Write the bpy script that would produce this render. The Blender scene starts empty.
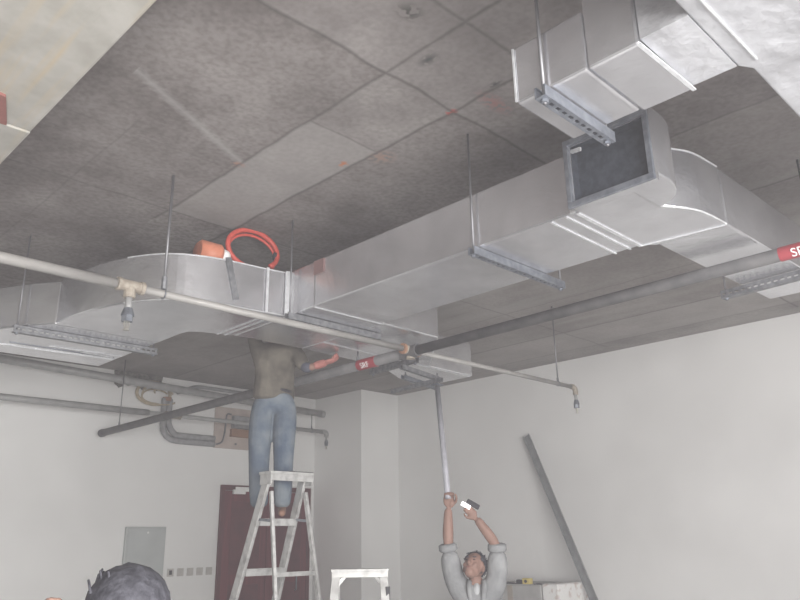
import bpy, bmesh, math, random
from mathutils import Vector, Matrix, Euler, noise
random.seed(7)
scene = bpy.context.scene
COL = scene.collection
PI = math.pi

# ------------------------------------------------------------ camera
F_PX, PITCH, ROLL, YAW = 742.92, 0.314004, -0.0174574, 0.785465
fw = Vector((math.sin(YAW)*math.cos(PITCH), math.cos(YAW)*math.cos(PITCH), math.sin(PITCH)))
rt = Vector((math.cos(YAW), -math.sin(YAW), 0)); up = rt.cross(fw)
r2 = rt*math.cos(ROLL)+up*math.sin(ROLL); u2 = -rt*math.sin(ROLL)+up*math.cos(ROLL)
cam = bpy.data.cameras.new('camera'); cam.sensor_width = 36; cam.lens = F_PX/800*36; cam.clip_start = .05
camo = bpy.data.objects.new('camera', cam); COL.objects.link(camo)
m = Matrix((r2, u2, -fw)).transposed().to_4x4(); m.translation = Vector((0, 0, 1.6)); camo.matrix_world = m
scene.camera = camo

# ------------------------------------------------------------ light and exposure
scene.view_settings.view_transform = 'Standard'; scene.view_settings.look = 'None'
scene.view_settings.gamma = 1; scene.view_settings.use_curve_mapping = False
scene.view_settings.exposure = 0.12
w = bpy.data.worlds.new('world'); scene.world = w; w.use_nodes = True
w.node_tree.nodes['Background'].inputs[0].default_value = (.86, .91, 1, 1)
w.node_tree.nodes['Background'].inputs[1].default_value = 0.8

def area(name, loc, direction, sx, sy, power, color=(1, .98, .95)):
    l = bpy.data.lights.new(name, 'AREA'); l.shape = 'RECTANGLE'; l.size = sx; l.size_y = sy
    l.energy = power; l.color = color
    o = bpy.data.objects.new(name, l); COL.objects.link(o); o.location = loc
    o.rotation_euler = Vector(direction).to_track_quat('-Z', 'Z').to_euler()
    return o
# daylight through the two window walls behind the camera
area('window_daylight', (-.2, -3.35, 1.6), (.10, 1, -.02), 7.6, 2.6, 1400, (1, .976, .968))
area('window_daylight', (-4.35, 3.2, 1.55), (1, 0, -.5), 11.0, 2.6, 14, (1, .98, .96))
# dusty air of the building site
vs_ = w.node_tree.nodes.new('ShaderNodeVolumeScatter'); vs_.inputs['Density'].default_value = .019; vs_.inputs['Color'].default_value = (.95, .92, .97, 1)
w.node_tree.links.new(vs_.outputs[0], w.node_tree.nodes['World Output'].inputs['Volume'])

# ------------------------------------------------------------ helpers
MATS = {}
def new_mat(name):
    mt = bpy.data.materials.new(name); mt.use_nodes = True; MATS[name] = mt
    nt = mt.node_tree; return mt, nt, nt.nodes['Principled BSDF']
def N(nt, kind, **kw):
    n = nt.nodes.new(kind)
    for k, v in kw.items(): setattr(n, k, v)
    return n
def objcoord(nt):
    return N(nt, 'ShaderNodeTexCoord').outputs['Object']
def noisy(name, c1, c2, scale=4, detail=5, rough=.7, metal=0, bump=0, bscale=30, dist=.02, ramp=(.35, .65), spec=.3, stretch=None):
    mt, nt, b = new_mat(name); L = nt.links
    co = objcoord(nt)
    if stretch:
        mp = N(nt, 'ShaderNodeMapping'); mp.inputs['Scale'].default_value = stretch; L.new(co, mp.inputs[0]); co = mp.outputs[0]
    n = N(nt, 'ShaderNodeTexNoise'); n.inputs['Scale'].default_value = scale; n.inputs['Detail'].default_value = detail
    L.new(co, n.inputs['Vector'])
    r = N(nt, 'ShaderNodeValToRGB'); r.color_ramp.elements[0].position = ramp[0]; r.color_ramp.elements[1].position = ramp[1]
    r.color_ramp.elements[0].color = (*c1, 1); r.color_ramp.elements[1].color = (*c2, 1)
    L.new(n.outputs['Fac'], r.inputs[0]); L.new(r.outputs[0], b.inputs['Base Color'])
    b.inputs['Roughness'].default_value = rough; b.inputs['Metallic'].default_value = metal
    b.inputs['Specular IOR Level'].default_value = spec
    if bump:
        n2 = N(nt, 'ShaderNodeTexNoise'); n2.inputs['Scale'].default_value = bscale; n2.inputs['Detail'].default_value = 4
        L.new(co, n2.inputs['Vector'])
        bp = N(nt, 'ShaderNodeBump'); bp.inputs['Strength'].default_value = bump; bp.inputs['Distance'].default_value = dist
        L.new(n2.outputs['Fac'], bp.inputs['Height']); L.new(bp.outputs[0], b.inputs['Normal'])
    return mt
def plain(name, c, rough=.6, metal=0, emit=0):
    d = tuple(x*.88 for x in c)
    mt = noisy(name, d, c, 18, 3, rough, metal)
    if emit:
        b = mt.node_tree.nodes['Principled BSDF']
        b.inputs['Emission Color'].default_value = (*c, 1); b.inputs['Emission Strength'].default_value = emit
    return mt

def ceiling_material():
    mt, nt, b = new_mat('concrete_ceiling'); L = nt.links
    co = objcoord(nt); sp = N(nt, 'ShaderNodeSeparateXYZ'); L.new(co, sp.inputs[0])
    def math_(op, a, bb=None, c=None, clamp=False):
        n = N(nt, 'ShaderNodeMath', operation=op, use_clamp=clamp)
        for i, v in enumerate((a, bb, c)):
            if v is None: continue
            if isinstance(v, (int, float)): n.inputs[i].default_value = v
            else: L.new(v, n.inputs[i])
        return n.outputs[0]
    # wobble the joints a little
    wn = N(nt, 'ShaderNodeTexNoise'); wn.inputs['Scale'].default_value = 3; L.new(co, wn.inputs['Vector'])
    wob = math_('MULTIPLY', math_('SUBTRACT', wn.outputs['Fac'], .5), .05)
    X = math_('ADD', sp.outputs[0], wob); Y = math_('ADD', sp.outputs[1], wob)
    def band(V, v0, w0):         # 1 on the line
        return math_('SUBTRACT', 1, math_('DIVIDE', math_('ABSOLUTE', math_('SUBTRACT', V, v0)), w0), clamp=True)
    def gate(V, lo, hi):
        return math_('MULTIPLY', math_('GREATER_THAN', V, lo), math_('LESS_THAN', V, hi))
    acc = None
    def add(v, k=1):
        nonlocal acc
        v = math_('MULTIPLY', v, k)
        acc = v if acc is None else math_('MAXIMUM', acc, v)
    for x0, w0, lo, hi, k in ((2.46, .02, -9, 5.2, .8), (3.03, .022, 1.9, 9, .9), (4.3, .02, -9, 11, .5), (5.5, .02, -9, 11, .7), (6.7, .02, -9, 11, .5), (7.9, .022, -9, 11, .9), (8.75, .02, -9, 11, .6), (1.7, .012, 3.9, 9, .4)):
        add(math_('MULTIPLY', band(X, x0, w0), gate(sp.outputs[1], lo, hi)), k)
    for y0, w0, lo, hi, k in ((2.54, .02, 1.2, 9, .9), (1.96, .018, 1.2, 9, .7), (3.22, .015, 2.46, 3.03, .6), (4.98, .02, 1.2, 9, .6), (.72, .02, 1.2, 9, .6), (7.4, .02, 1.2, 9, .5), (4.1, .012, 1.2, 2.46, .3)):
        add(math_('MULTIPLY', band(Y, y0, w0), gate(sp.outputs[0], lo, hi)), k)
    # base tone: large stains x fine grain
    n1 = N(nt, 'ShaderNodeTexNoise'); n1.inputs['Scale'].default_value = 1.3; n1.inputs['Detail'].default_value = 8; n1.inputs['Roughness'].default_value = .65
    L.new(co, n1.inputs['Vector'])
    r1 = N(nt, 'ShaderNodeValToRGB'); e = r1.color_ramp.elements
    e[0].position = .37; e[0].color = (.145, .13, .124, 1); e[1].position = .63; e[1].color = (.30, .28, .27, 1)
    L.new(n1.outputs['Fac'], r1.inputs[0])
    # fine pitting
    n2 = N(nt, 'ShaderNodeTexNoise'); n2.inputs['Scale'].default_value = 28; n2.inputs['Detail'].default_value = 6; L.new(co, n2.inputs['Vector'])
    r2_ = N(nt, 'ShaderNodeValToRGB'); e = r2_.color_ramp.elements
    e[0].position = .35; e[0].color = (.72, .71, .70, 1); e[1].position = .6; e[1].color = (1.08, 1.08, 1.08, 1)
    L.new(n2.outputs['Fac'], r2_.inputs[0])
    mx = N(nt, 'ShaderNodeMix', data_type='RGBA', blend_type='MULTIPLY'); mx.inputs[0].default_value = .8
    L.new(r1.outputs[0], mx.inputs[6]); L.new(r2_.outputs[0], mx.inputs[7])
    cur = mx.outputs[2]
    def over(cur, mask, col, mode='MIX'):
        q = N(nt, 'ShaderNodeMix', data_type='RGBA', blend_type=mode); L.new(mask, q.inputs[0]); L.new(cur, q.inputs[6])
        q.inputs[7].default_value = (*col, 1); return q.outputs[2]
    # sheet tones left by the formwork, plus a painted lift of the far ceiling
    def sheet(x0, x1, y0, y1, k, col):
        nonlocal cur
        g = math_('MULTIPLY', math_('MULTIPLY', gate(X, x0, x1), gate(Y, y0, y1)), k); cur = over(cur, g, col)
    sheet(2.46, 3.03, 3.22, 4.98, .6, (.31, .295, .285))
    sheet(2.46, 3.03, 2.54, 3.22, .35, (.27, .255, .245))
    sheet(1.2, 3.03, -1, 2.54, .40, (.29, .272, .265))
    sheet(3.03, 4.3, .72, 2.54, .3, (.28, .262, .255))
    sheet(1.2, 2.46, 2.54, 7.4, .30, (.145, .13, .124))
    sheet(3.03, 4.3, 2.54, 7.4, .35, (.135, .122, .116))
    sheet(4.3, 7.9, -2, 11, .45, (.34, .32, .305))  # far ceiling brightened in the colour, standing in for missing light
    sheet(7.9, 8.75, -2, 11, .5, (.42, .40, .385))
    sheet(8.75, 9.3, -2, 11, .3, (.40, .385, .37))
    # light streaks running along the pour, near the right wall
    mp = N(nt, 'ShaderNodeMapping'); mp.inputs['Scale'].default_value = (3.2, .35, 1); L.new(co, mp.inputs[0])
    n3 = N(nt, 'ShaderNodeTexNoise'); n3.inputs['Scale'].default_value = 1.4; n3.inputs['Detail'].default_value = 5; L.new(mp.outputs[0], n3.inputs['Vector'])
    st = math_('MULTIPLY', math_('MULTIPLY', math_('SUBTRACT', n3.outputs['Fac'], .5, clamp=True), 5, clamp=True), math_('GREATER_THAN', sp.outputs[0], 4.3))
    cur = over(cur, math_('MULTIPLY', st, .5), (.36, .35, .335))
    # a pale laitance streak across one sheet
    t = math_('ADD', math_('MULTIPLY', math_('SUBTRACT', sp.outputs[0], 1.45), .5), 3.46)
    d = math_('ABSOLUTE', math_('SUBTRACT', sp.outputs[1], t))
    d = math_('SUBTRACT', 1, math_('DIVIDE', d, math_('ADD', .03, math_('MULTIPLY', n2.outputs['Fac'], .05))), clamp=True)
    d = math_('MULTIPLY', math_('MULTIPLY', d, gate(sp.outputs[0], 1.45, 2.46)), .42)
    cur = over(cur, d, (.42, .41, .40))
    # paint marks
    def blot(x0, y0, rx, ry, col, k=.7):
        nonlocal cur
        a = math_('POWER', math_('DIVIDE', math_('SUBTRACT', X, x0), rx), 2); bq = math_('POWER', math_('DIVIDE', math_('SUBTRACT', Y, y0), ry), 2)
        g = math_('SUBTRACT', 1, math_('SQRT', math_('ADD', a, bq)), clamp=True)
        g = math_('MULTIPLY', math_('MULTIPLY', g, math_('GREATER_THAN', n2.outputs['Fac'], .47)), k*2.2, clamp=True)
        cur = over(cur, g, col)
    blot(3.15, 2.32, .20, .07, (.34, .15, .14), .3); blot(2.97, 3.5, .05, .05, (.42, .17, .09), .6)
    blot(3.1, 3.25, .12, .12, (.36, .2, .14), .25); blot(2.45, 4.0, .06, .05, (.35, .18, .13), .4); blot(3.02, 2.55, .04, .05, (.4, .1, .09), .8)
    blot(2.2, 2.1, .1, .08, (.09, .085, .08), .6); blot(2.55, 2.3, .05, .09, (.08, .08, .08), .5); blot(3.0, 2.2, .03, .07, (.08, .08, .08), .5)
    cur = over(cur, math_('MULTIPLY', acc, .75), (.075, .07, .066))
    L.new(cur, b.inputs['Base Color']); b.inputs['Roughness'].default_value = .9; b.inputs['Specular IOR Level'].default_value = .15
    bp = N(nt, 'ShaderNodeBump'); bp.inputs['Strength'].default_value = .35; bp.inputs['Distance'].default_value = .01
    L.new(n2.outputs['Fac'], bp.inputs['Height']); L.new(bp.outputs[0], b.inputs['Normal'])
    return mt

def beam_material():
    mt, nt, b = new_mat('cream_beam_plaster'); L = nt.links
    co = objcoord(nt)
    n = N(nt, 'ShaderNodeTexNoise'); n.inputs['Scale'].default_value = 6; n.inputs['Detail'].default_value = 7; L.new(co, n.inputs['Vector'])
    r = N(nt, 'ShaderNodeValToRGB'); r.color_ramp.elements[0].position = .35; r.color_ramp.elements[1].position = .65
    r.color_ramp.elements[0].color = (.31, .30, .27, 1); r.color_ramp.elements[1].color = (.39, .38, .35, 1); L.new(n.outputs['Fac'], r.inputs[0])
    mp = N(nt, 'ShaderNodeMapping'); mp.inputs['Scale'].default_value = (7, .45, 1); L.new(co, mp.inputs[0])
    s = N(nt, 'ShaderNodeTexNoise'); s.inputs['Scale'].default_value = 1.6; s.inputs['Detail'].default_value = 3; L.new(mp.outputs[0], s.inputs['Vector'])
    rr = N(nt, 'ShaderNodeValToRGB'); rr.color_ramp.elements[0].position = .56; rr.color_ramp.elements[1].position = .72
    rr.color_ramp.elements[0].color = (0, 0, 0, 1); rr.color_ramp.elements[1].color = (.7, .7, .7, 1); L.new(s.outputs['Fac'], rr.inputs[0])
    q = N(nt, 'ShaderNodeMix', data_type='RGBA'); L.new(rr.outputs[0], q.inputs[0]); L.new(r.outputs[0], q.inputs[6]); q.inputs[7].default_value = (.42, .34, .22, 1)
    L.new(q.outputs[2], b.inputs['Base Color']); b.inputs['Roughness'].default_value = .85
    bp = N(nt, 'ShaderNodeBump'); bp.inputs['Strength'].default_value = .3; bp.inputs['Distance'].default_value = .02
    L.new(n.outputs['Fac'], bp.inputs['Height']); L.new(bp.outputs[0], b.inputs['Normal'])
    return mt

M = dict(
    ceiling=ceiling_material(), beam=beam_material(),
    wall=noisy('painted_wall', (.735, .73, .725), (.80, .795, .79), .9, 6, .85, bump=.15, bscale=60, dist=.004),
    unseen_dark=noisy('dark_unseen_concrete', (.22, .21, .20), (.30, .29, .28), 2, 6, .9),
    floor=noisy('concrete_floor', (.68, .67, .665), (.76, .75, .745), 2, 8, .7, bump=.1),
    foil=noisy('foil_insulation', (.64, .64, .665), (.76, .765, .79), 3.5, 6, .27, .88, bump=.22, bscale=9, dist=.02),
    foil2=noisy('crinkled_foil', (.46, .465, .485), (.60, .61, .635), 5, 7, .38, .6, bump=.6, bscale=7, dist=.035),
    tape=noisy('foil_tape', (.62, .63, .65), (.76, .77, .79), 30, 4, .28, .5, bump=.4, bscale=40, dist=.006),
    liner=noisy('black_duct_liner', (.018, .022, .03), (.035, .042, .055), 30, 4, .7),
    galv=noisy('galvanised_steel', (.17, .185, .215), (.26, .28, .315), 22, 4, .42, .7),
    darksteel=noisy('weathered_steel', (.16, .165, .175), (.26, .265, .28), 25, 4, .5, .6),
    rod=plain('rod_steel', (.20, .20, .21), .45, .6),
    pipe=noisy('primed_pipe', (.24, .232, .222), (.32, .31, .30), 9, 4, .5, .1, stretch=(.4, 1, 1)),
    pipe2=noisy('grey_painted_pipe', (.27, .27, .27), (.35, .35, .35), 9, 4, .5, .1),
    fitting=noisy('cast_fitting', (.22, .19, .155), (.32, .285, .24), 30, 4, .6),
    brass=plain('sprinkler_metal', (.55, .53, .48), .3, .8),
    red=plain('red_label', (.30, .045, .055), .5), white=plain('white_paint', (.8, .8, .79), .6),
    hose=plain('red_hose', (.50, .075, .055), .45), orange=plain('orange_plastic', (.55, .20, .12), .45),
    jeans=noisy('denim', (.055, .08, .12), (.17, .195, .215), 6, 6, .9, bump=.5, bscale=24, dist=.01, ramp=(.3, .7)),
    shirt1=noisy('olive_grey_shirt', (.07, .062, .052), (.135, .122, .10), 7, 5, .95, bump=.5, bscale=14, dist=.02),
    shirt2=noisy('light_grey_shirt', (.17, .175, .18), (.27, .275, .28), 6, 5, .9, bump=.6, bscale=12, dist=.025),
    under=plain('white_undershirt', (.42, .43, .44), .9),
    trousers=noisy('dark_trousers', (.07, .07, .08), (.12, .12, .13), 8, 4, .9),
    darkshirt=noisy('navy_shirt', (.05, .055, .075), (.09, .095, .12), 8, 4, .9),
    skin=noisy('skin', (.19, .11, .085), (.25, .15, .12), 9, 4, .55),
    hair=noisy('black_hair', (.02, .02, .026), (.055, .055, .066), 40, 4, .75, bump=.8, bscale=70, dist=.006),
    glove=noisy('red_glove', (.30, .11, .095), (.38, .16, .14), 20, 4, .8),
    leather=plain('brown_leather', (.24, .13, .09), .6), belt=plain('dark_belt', (.03, .03, .035), .5),
    ladder=noisy('worn_white_aluminium', (.30, .295, .29), (.47, .47, .46), 16, 5, .45, .25, ramp=(.3, .55)),
    ladderdark=plain('ladder_rubber', (.06, .06, .06), .8),
    maroon=noisy('maroon_wood', (.10, .014, .02), (.145, .024, .03), 3, 5, .5, stretch=(8, 8, .6)),
    maroon2=noisy('maroon_frame', (.075, .014, .018), (.11, .022, .027), 5, 4, .5),
    panel=noisy('grey_panel_paint', (.42, .44, .44), (.47, .49, .49), 3, 4, .5),
    polemat=noisy('pale_steel', (.30, .30, .33), (.38, .38, .42), 12, 3, .6, .2), track=noisy('pale_track', (.23, .24, .25), (.31, .32, .33), 8, 3, .6, .3),
    pipe3=noisy('dull_grey_pipe', (.09, .09, .092), (.135, .132, .132), 9, 4, .6, .1),
    switch=plain('switch_plastic', (.50, .48, .46), .5), dark=plain('dark_plastic', (.03, .03, .035), .6),
    pinkbox=noisy('pinkish_board', (.44, .37, .34), (.52, .45, .41), 5, 4, .8),
    brown=plain('rust_brown', (.30, .17, .11), .7), wire=noisy('beige_wire', (.34, .28, .19), (.46, .38, .27), 25, 3, .6),
    lagging=noisy('grey_pipe_lagging', (.24, .24, .25), (.33, .33, .34), 12, 5, .85, bump=.4, bscale=30, dist=.01),
    soot=noisy('broken_plaster', (.06, .06, .055), (.20, .19, .17), 18, 6, .95),
    carton=noisy('grey_carton', (.34, .335, .33), (.42, .415, .41), 5, 5, .85),
    carton2=noisy('white_printed_carton', (.60, .53, .50), (.78, .77, .76), 14, 5, .8, ramp=(.36, .46)),
    yellow=plain('yellow_plastic', (.62, .50, .16), .4), glow=plain('torch_light', (1, 1, 1), .4, 0, 3.0),
    eye=plain('eye_dark', (.03, .02, .02), .3), lip=plain('lip', (.17, .08, .07), .6),
    brick=plain('red_brown_patch', (.24, .10, .085), .9),
)

def link(o, parent=None):
    COL.objects.link(o)
    if parent: o.parent = parent
    return o
def obj(name, bm, mat, parent=None, smooth=False, bevel=0, seg=2):
    me = bpy.data.meshes.new(name)
    bmesh.ops.recalc_face_normals(bm, faces=bm.faces[:])
    bm.to_mesh(me); bm.free()
    me.materials.append(M[mat] if isinstance(mat, str) else mat)
    if smooth:
        for p in me.polygons: p.use_smooth = True
    o = link(bpy.data.objects.new(name, me), parent)
    if bevel:
        b = o.modifiers.new('bevel', 'BEVEL'); b.width = bevel; b.segments = seg; b.limit_method = 'ANGLE'; b.angle_limit = .6
        b.harden_normals = False
    return o
def tag(o, label, cat, group=None):
    o['label'] = label; o['category'] = cat
    if group: o['group'] = group
    return o
def thing(name, label, cat, group=None, loc=(0, 0, 0), rz=0):
    o = bpy.data.objects.new(name, None); COL.objects.link(o); o.location = loc; o.rotation_euler = (0, 0, rz)
    o.empty_display_size = .1
    return tag(o, label, cat, group)
def struct(name, bm, mat, parent=None, **k):
    o = obj(name, bm, mat, parent, **k)
    if not parent: o['kind'] = 'structure'
    return o
def BM(): return bmesh.new()
def box(bm, x0, x1, y0, y1, z0, z1, mtx=None):
    vs = [bm.verts.new(p) for p in ((x0, y0, z0), (x1, y0, z0), (x1, y1, z0), (x0, y1, z0), (x0, y0, z1), (x1, y0, z1), (x1, y1, z1), (x0, y1, z1))]
    if mtx is not None:
        for v in vs: v.co = mtx @ v.co
    for f in ((0, 3, 2, 1), (4, 5, 6, 7), (0, 1, 5, 4), (1, 2, 6, 5), (2, 3, 7, 6), (3, 0, 4, 7)): bm.faces.new([vs[i] for i in f])
    return bm
def frame_to(a, b, up=(0, 0, 1)):
    a = Vector(a); b = Vector(b); x = (b-a).normalized(); u = Vector(up)
    if abs(x.dot(u)) > .98: u = Vector((0, 1, 0))
    y = u.cross(x).normalized(); z = x.cross(y)
    m = Matrix((x, y, z)).transposed().to_4x4(); m.translation = a
    return m, (b-a).length
def bar(bm, a, b, wdt, hgt, up=(0, 0, 1)):
    m, l = frame_to(a, b, up); return box(bm, 0, l, -wdt/2, wdt/2, -hgt/2, hgt/2, m)
def tube(bm, pts, r, seg=12, caps=True):
    pts = [Vector(p) for p in pts]; n = len(pts)
    rs = r if isinstance(r, (list, tuple)) else [r]*n
    t0 = (pts[1]-pts[0]).normalized()
    u = Vector((0, 0, 1)) if abs(t0.z) < .9 else Vector((1, 0, 0))
    u = (u - t0*u.dot(t0)).normalized(); rings = []
    for i, p in enumerate(pts):
        t = (pts[min(i+1, n-1)]-pts[max(i-1, 0)]).normalized()
        u = (u - t*u.dot(t)).normalized(); v = t.cross(u)
        rings.append([bm.verts.new(p+(u*math.cos(2*PI*k/seg)+v*math.sin(2*PI*k/seg))*rs[i]) for k in range(seg)])
    for a, b in zip(rings, rings[1:]):
        for k in range(seg): bm.faces.new((a[k], a[(k+1) % seg], b[(k+1) % seg], b[k]))
    if caps: bm.faces.new(rings[0][::-1]); bm.faces.new(rings[-1])
    return bm
def prism(bm, poly, z0, z1):
    a = [bm.verts.new((x, y, z0)) for x, y in poly]; b = [bm.verts.new((x, y, z1)) for x, y in poly]
    n = len(poly); bm.faces.new(a[::-1]); bm.faces.new(b)
    for i in range(n): bm.faces.new((a[i], a[(i+1) % n], b[(i+1) % n], b[i]))
    return bm
def smooth_poly(pts, closed=False, sub=5):
    out = []; n = len(pts)
    for i in range(n-1):
        p0 = pts[max(i-1, 0)]; p1 = pts[i]; p2 = pts[i+1]; p3 = pts[min(i+2, n-1)]
        for k in range(sub):
            t = k/sub
            out.append(tuple(.5*((2*p1[j])+(-p0[j]+p2[j])*t+(2*p0[j]-5*p1[j]+4*p2[j]-p3[j])*t*t+(-p0[j]+3*p1[j]-3*p2[j]+p3[j])*t**3) for j in range(len(p1))))
    out.append(tuple(pts[-1])); return out
def ball(bm, c, r, sub=3, mtx=None):
    r = r if isinstance(r, (tuple, list)) else (r, r, r)
    vs = bmesh.ops.create_icosphere(bm, subdivisions=sub, radius=1)['verts']
    for v in vs:
        q = Vector((v.co.x*r[0], v.co.y*r[1], v.co.z*r[2]))
        v.co = (mtx @ q if mtx is not None else q)+Vector(c)
    return vs

# ------------------------------------------------------------ room shell
H = 4.08
XW, YW = 9.25, 10.6
struct('floor', box(BM(), -4.6, XW+.2, -3.6, YW+.2, -.2, 0), 'floor')
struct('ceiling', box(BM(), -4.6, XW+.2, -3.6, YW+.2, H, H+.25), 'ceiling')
struct('wall_back', box(BM(), -4.6, XW+.2, YW, YW+.2, 0, H), 'wall')
struct('wall_right', box(BM(), XW, XW+.2, -3.6, YW, 0, H), 'wall')
b_ = BM(); box(b_, 8.38, XW-.002, 9.35, YW-.002, 0, H-.002)
struct('trim_1', b_, 'wall')
# window walls behind the camera: a sill, a lintel and piers round the openings
b_ = BM(); box(b_, -4.6, XW, -3.6, -3.4, 0, .25); box(b_, -4.6, XW, -3.6, -3.4, 2.85, H)
for x in (-4.6, -1.2, 2.4, 5.9, 9.05): box(b_, x, x+.2, -3.6, -3.4, .25, 2.85)
struct('wall_front', b_, 'wall')
b_ = BM(); box(b_, -4.6, -4.4, -3.4, YW, 0, .25); box(b_, -4.6, -4.4, -3.4, YW, 2.85, H); box(b_, -4.6, -4.4, 8.7, YW, .25, 2.85)
for y in (-3.4, .4, 4.4): box(b_, -4.6, -4.4, y, y+.2, .25, 2.85)
struct('wall_left', b_, 'unseen_dark')  # unseen wall, coloured dark so the duct sides catch less bounce
# painted beam over the camera
b_ = BM(); box(b_, -.4, 1.127, -3.4, 4.01, 3.8, H-.002); box(b_, -.4, 1.127, 4.01, YW-.01, 3.79, H-.002)
beam = struct('trim_2', b_, 'beam', bevel=.008)
b_ = BM()
prism(b_, [(.80, 3.70), (.905, 3.72), (1.0, 4.0), (.84, 4.02)], 3.785, 3.802)
obj('brick_patch', b_, 'brick', beam)

# double door in the far wall
dx0, dx1, dz = 6.50, 8.28, 2.50
b_ = BM(); box(b_, dx0, dx0+.07, YW-.05, YW-.003, 0, dz); box(b_, dx1-.07, dx1, YW-.05, YW-.003, 0, dz); box(b_, dx0+.07, dx1-.07, YW-.05, YW-.003, dz-.08, dz)
door = struct('door_1', b_, 'maroon2', bevel=.006)
for i in (0, 1):
    a = dx0+.075+i*.822; e = a+.815
    lb = BM(); box(lb, a, e, YW-.035, YW-.004, .02, dz-.085)
    leaf = obj('door_leaf', lb, 'maroon', door, bevel=.004)
    for z0, z1 in ((.2, 1.0), (1.15, 2.25)):
        pb = BM(); box(pb, a+.13, e-.13, YW-.042, YW-.0355, z0, z1); obj('raised_panel', pb, 'maroon2', leaf, bevel=.003)
hb = BM(); tube(hb, [(7.98, YW-.042, .86), (7.98, YW-.09, .88), (7.98, YW-.09, 1.12), (7.98, YW-.042, 1.14)], .012, 8)
obj('pull_handle', hb, 'galv', door, smooth=True)
cb = BM(); box(cb, 6.70, 6.92, YW-.095, YW-.045, 2.36, 2.43); box(cb, 6.72, 7.12, YW-.11, YW-.096, 2.40, 2.47); bar(cb, (6.8, YW-.10, 2.44), (7.12, YW-.12, 2.45), .02, .02)
obj('door_closer', cb, 'white', door, bevel=.004)
b_ = BM(); box(b_, dx1+.002, dx1+.05, YW-.03, YW-.002, 0, dz)
struct('trim_3', b_, 'white')

# ------------------------------------------------------------ ducts
Z0, Z1 = 3.30, 3.67
def wrap(bm, poly, z0, z1, t=.004):    # a strip of tape as a slightly larger slab
    cx = sum(p[0] for p in poly)/len(poly); cy = sum(p[1] for p in poly)/len(poly)
    return prism(bm, poly, z0-t, z1+t)
duct = thing('air_duct', 'long foil-wrapped air duct crossing the ceiling with rounded elbows at both ends', 'air duct', None, (3.33, 3.0, Z0))
DP = duct
def dpart(name, bm, mat, **k):
    o = obj(name, bm, mat, None, **k); o.parent = DP; o.matrix_parent_inverse = Matrix.Translation(-DP.location); return o
def dense_prism(poly, z0, z1, amp=.003, mat='foil', name='duct_section', bevel=.012):
    bm = prism(BM(), poly, z0, z1); return dpart(name, bm, mat, bevel=bevel)
dense_prism([(3.33, 1.955), (4.05, 1.955), (4.05, 4.245), (3.33, 4.245)], Z0, Z1)
# near elbow turning to the right wall
outer = smooth_poly([(3.60, 1.60), (3.70, 1.535), (3.84, 1.475), (4.10, 1.45)], sub=5)
dense_prism([(3.33, 1.95), (3.33, 1.60)]+outer+[(4.12, 1.455), (4.12, 1.88), (4.05, 1.95)], Z0, Z1, name='elbow')
dense_prism([(4.125, 1.45), (5.80, 1.40), (5.80, 1.82), (4.125, 1.87)], Z0+.002, Z1-.002, name='branch_duct')
# flared collar and its open mouth facing the windows
b_ = BM()
mo = [(3.12, 1.385), (3.12, 1.865)]
flare = smooth_poly([(3.33, 1.405), (3.45, 1.43), (3.55, 1.50), (3.595, 1.595)], sub=4)
prism(b_, [(3.20, 1.90), (3.20, 1.41)]+flare+[(3.325, 1.60), (3.325, 1.945)], Z0-.01, Z1-.003)
dpart('collar', b_, 'foil', bevel=.008)
b_ = BM()
ya, yb, za, zb = 1.385, 1.865, 3.225, 3.605
for (p, q, r_, s_) in ((ya, yb, za-.005, za+.028), (ya, yb, zb-.028, zb+.005), (ya, ya+.028, za+.028, zb-.028), (yb-.028, yb, za+.028, zb-.028)):
    box(b_, 3.105, 3.125, p, q, r_, s_)
fl = dpart('mouth_flange', b_, 'galv', bevel=.003)
b_ = BM()
t = .015
for (p, q, r_, s_) in ((ya+.02, yb-.02, za+.02, za+.032), (ya+.02, yb-.02, zb-.032, zb-.02), (ya+.02, ya+.032, za+.032, zb-.032), (yb-.032, yb-.02, za+.032, zb-.032)):
    box(b_, 3.126, 3.2, p, q, r_, s_)
dpart('collar_sleeve', b_, 'foil')
b_ = BM(); box(b_, 3.185, 3.198, ya+.033, yb-.033, za+.033, zb-.033)
for (p, q, r_, s_) in ((ya+.0325, yb-.0325, za+.0325, za+.036), (ya+.0325, yb-.0325, zb-.036, zb-.0325), (ya+.0325, ya+.036, za+.036, zb-.036), (yb-.036, yb-.0325, za+.036, zb-.036)):
    box(b_, 3.13, 3.185, p, q, r_, s_)
dpart('liner', b_, 'liner')
b_ = BM(); bar(b_, (3.128, 1.77, 3.54), (3.14, 1.86, 3.555), .012, .02)
dpart('corner_clip', b_, 'tape')
# the far elbow bending back to the left, then the offset
arc = smooth_poly([(3.33, 4.60), (3.12, 4.635), (2.87, 4.665), (2.64, 4.72), (2.43, 4.84), (2.27, 5.06), (2.16, 5.34), (2.10, 5.65), (2.08, 5.98)], sub=4)
inner = [(2.97, 5.60), (2.99, 5.50), (3.08, 5.44), (3.22, 5.40)]
dense_prism(arc+[(2.97, 6.0)]+inner+[(3.33, 5.37)], Z0, Z1, name='elbow')
dense_prism([(2.08, 5.985), (1.95, 6.16), (1.76, 6.50), (1.55, 6.68), (.4, 6.70), (.4, 7.26), (2.97, 7.22), (2.97, 6.005)], Z0+.001, Z1-.002, name='offset_duct')
# junction and the stepped branch towards the column
dense_prism([(3.335, 4.25), (4.045, 4.25), (4.045, 5.34), (3.48, 5.34), (3.335, 5.365)], Z0, Z1-.001, name='tee_junction')
dense_prism([(4.05, 4.25), (4.72, 4.25), (5.50, 5.08), (6.20, 5.10), (6.20, 5.86), (5.66, 5.70), (5.22, 5.46), (4.75, 5.38), (4.05, 5.345)], Z0+.001, Z1+.003, name='reducer_branch')
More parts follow.
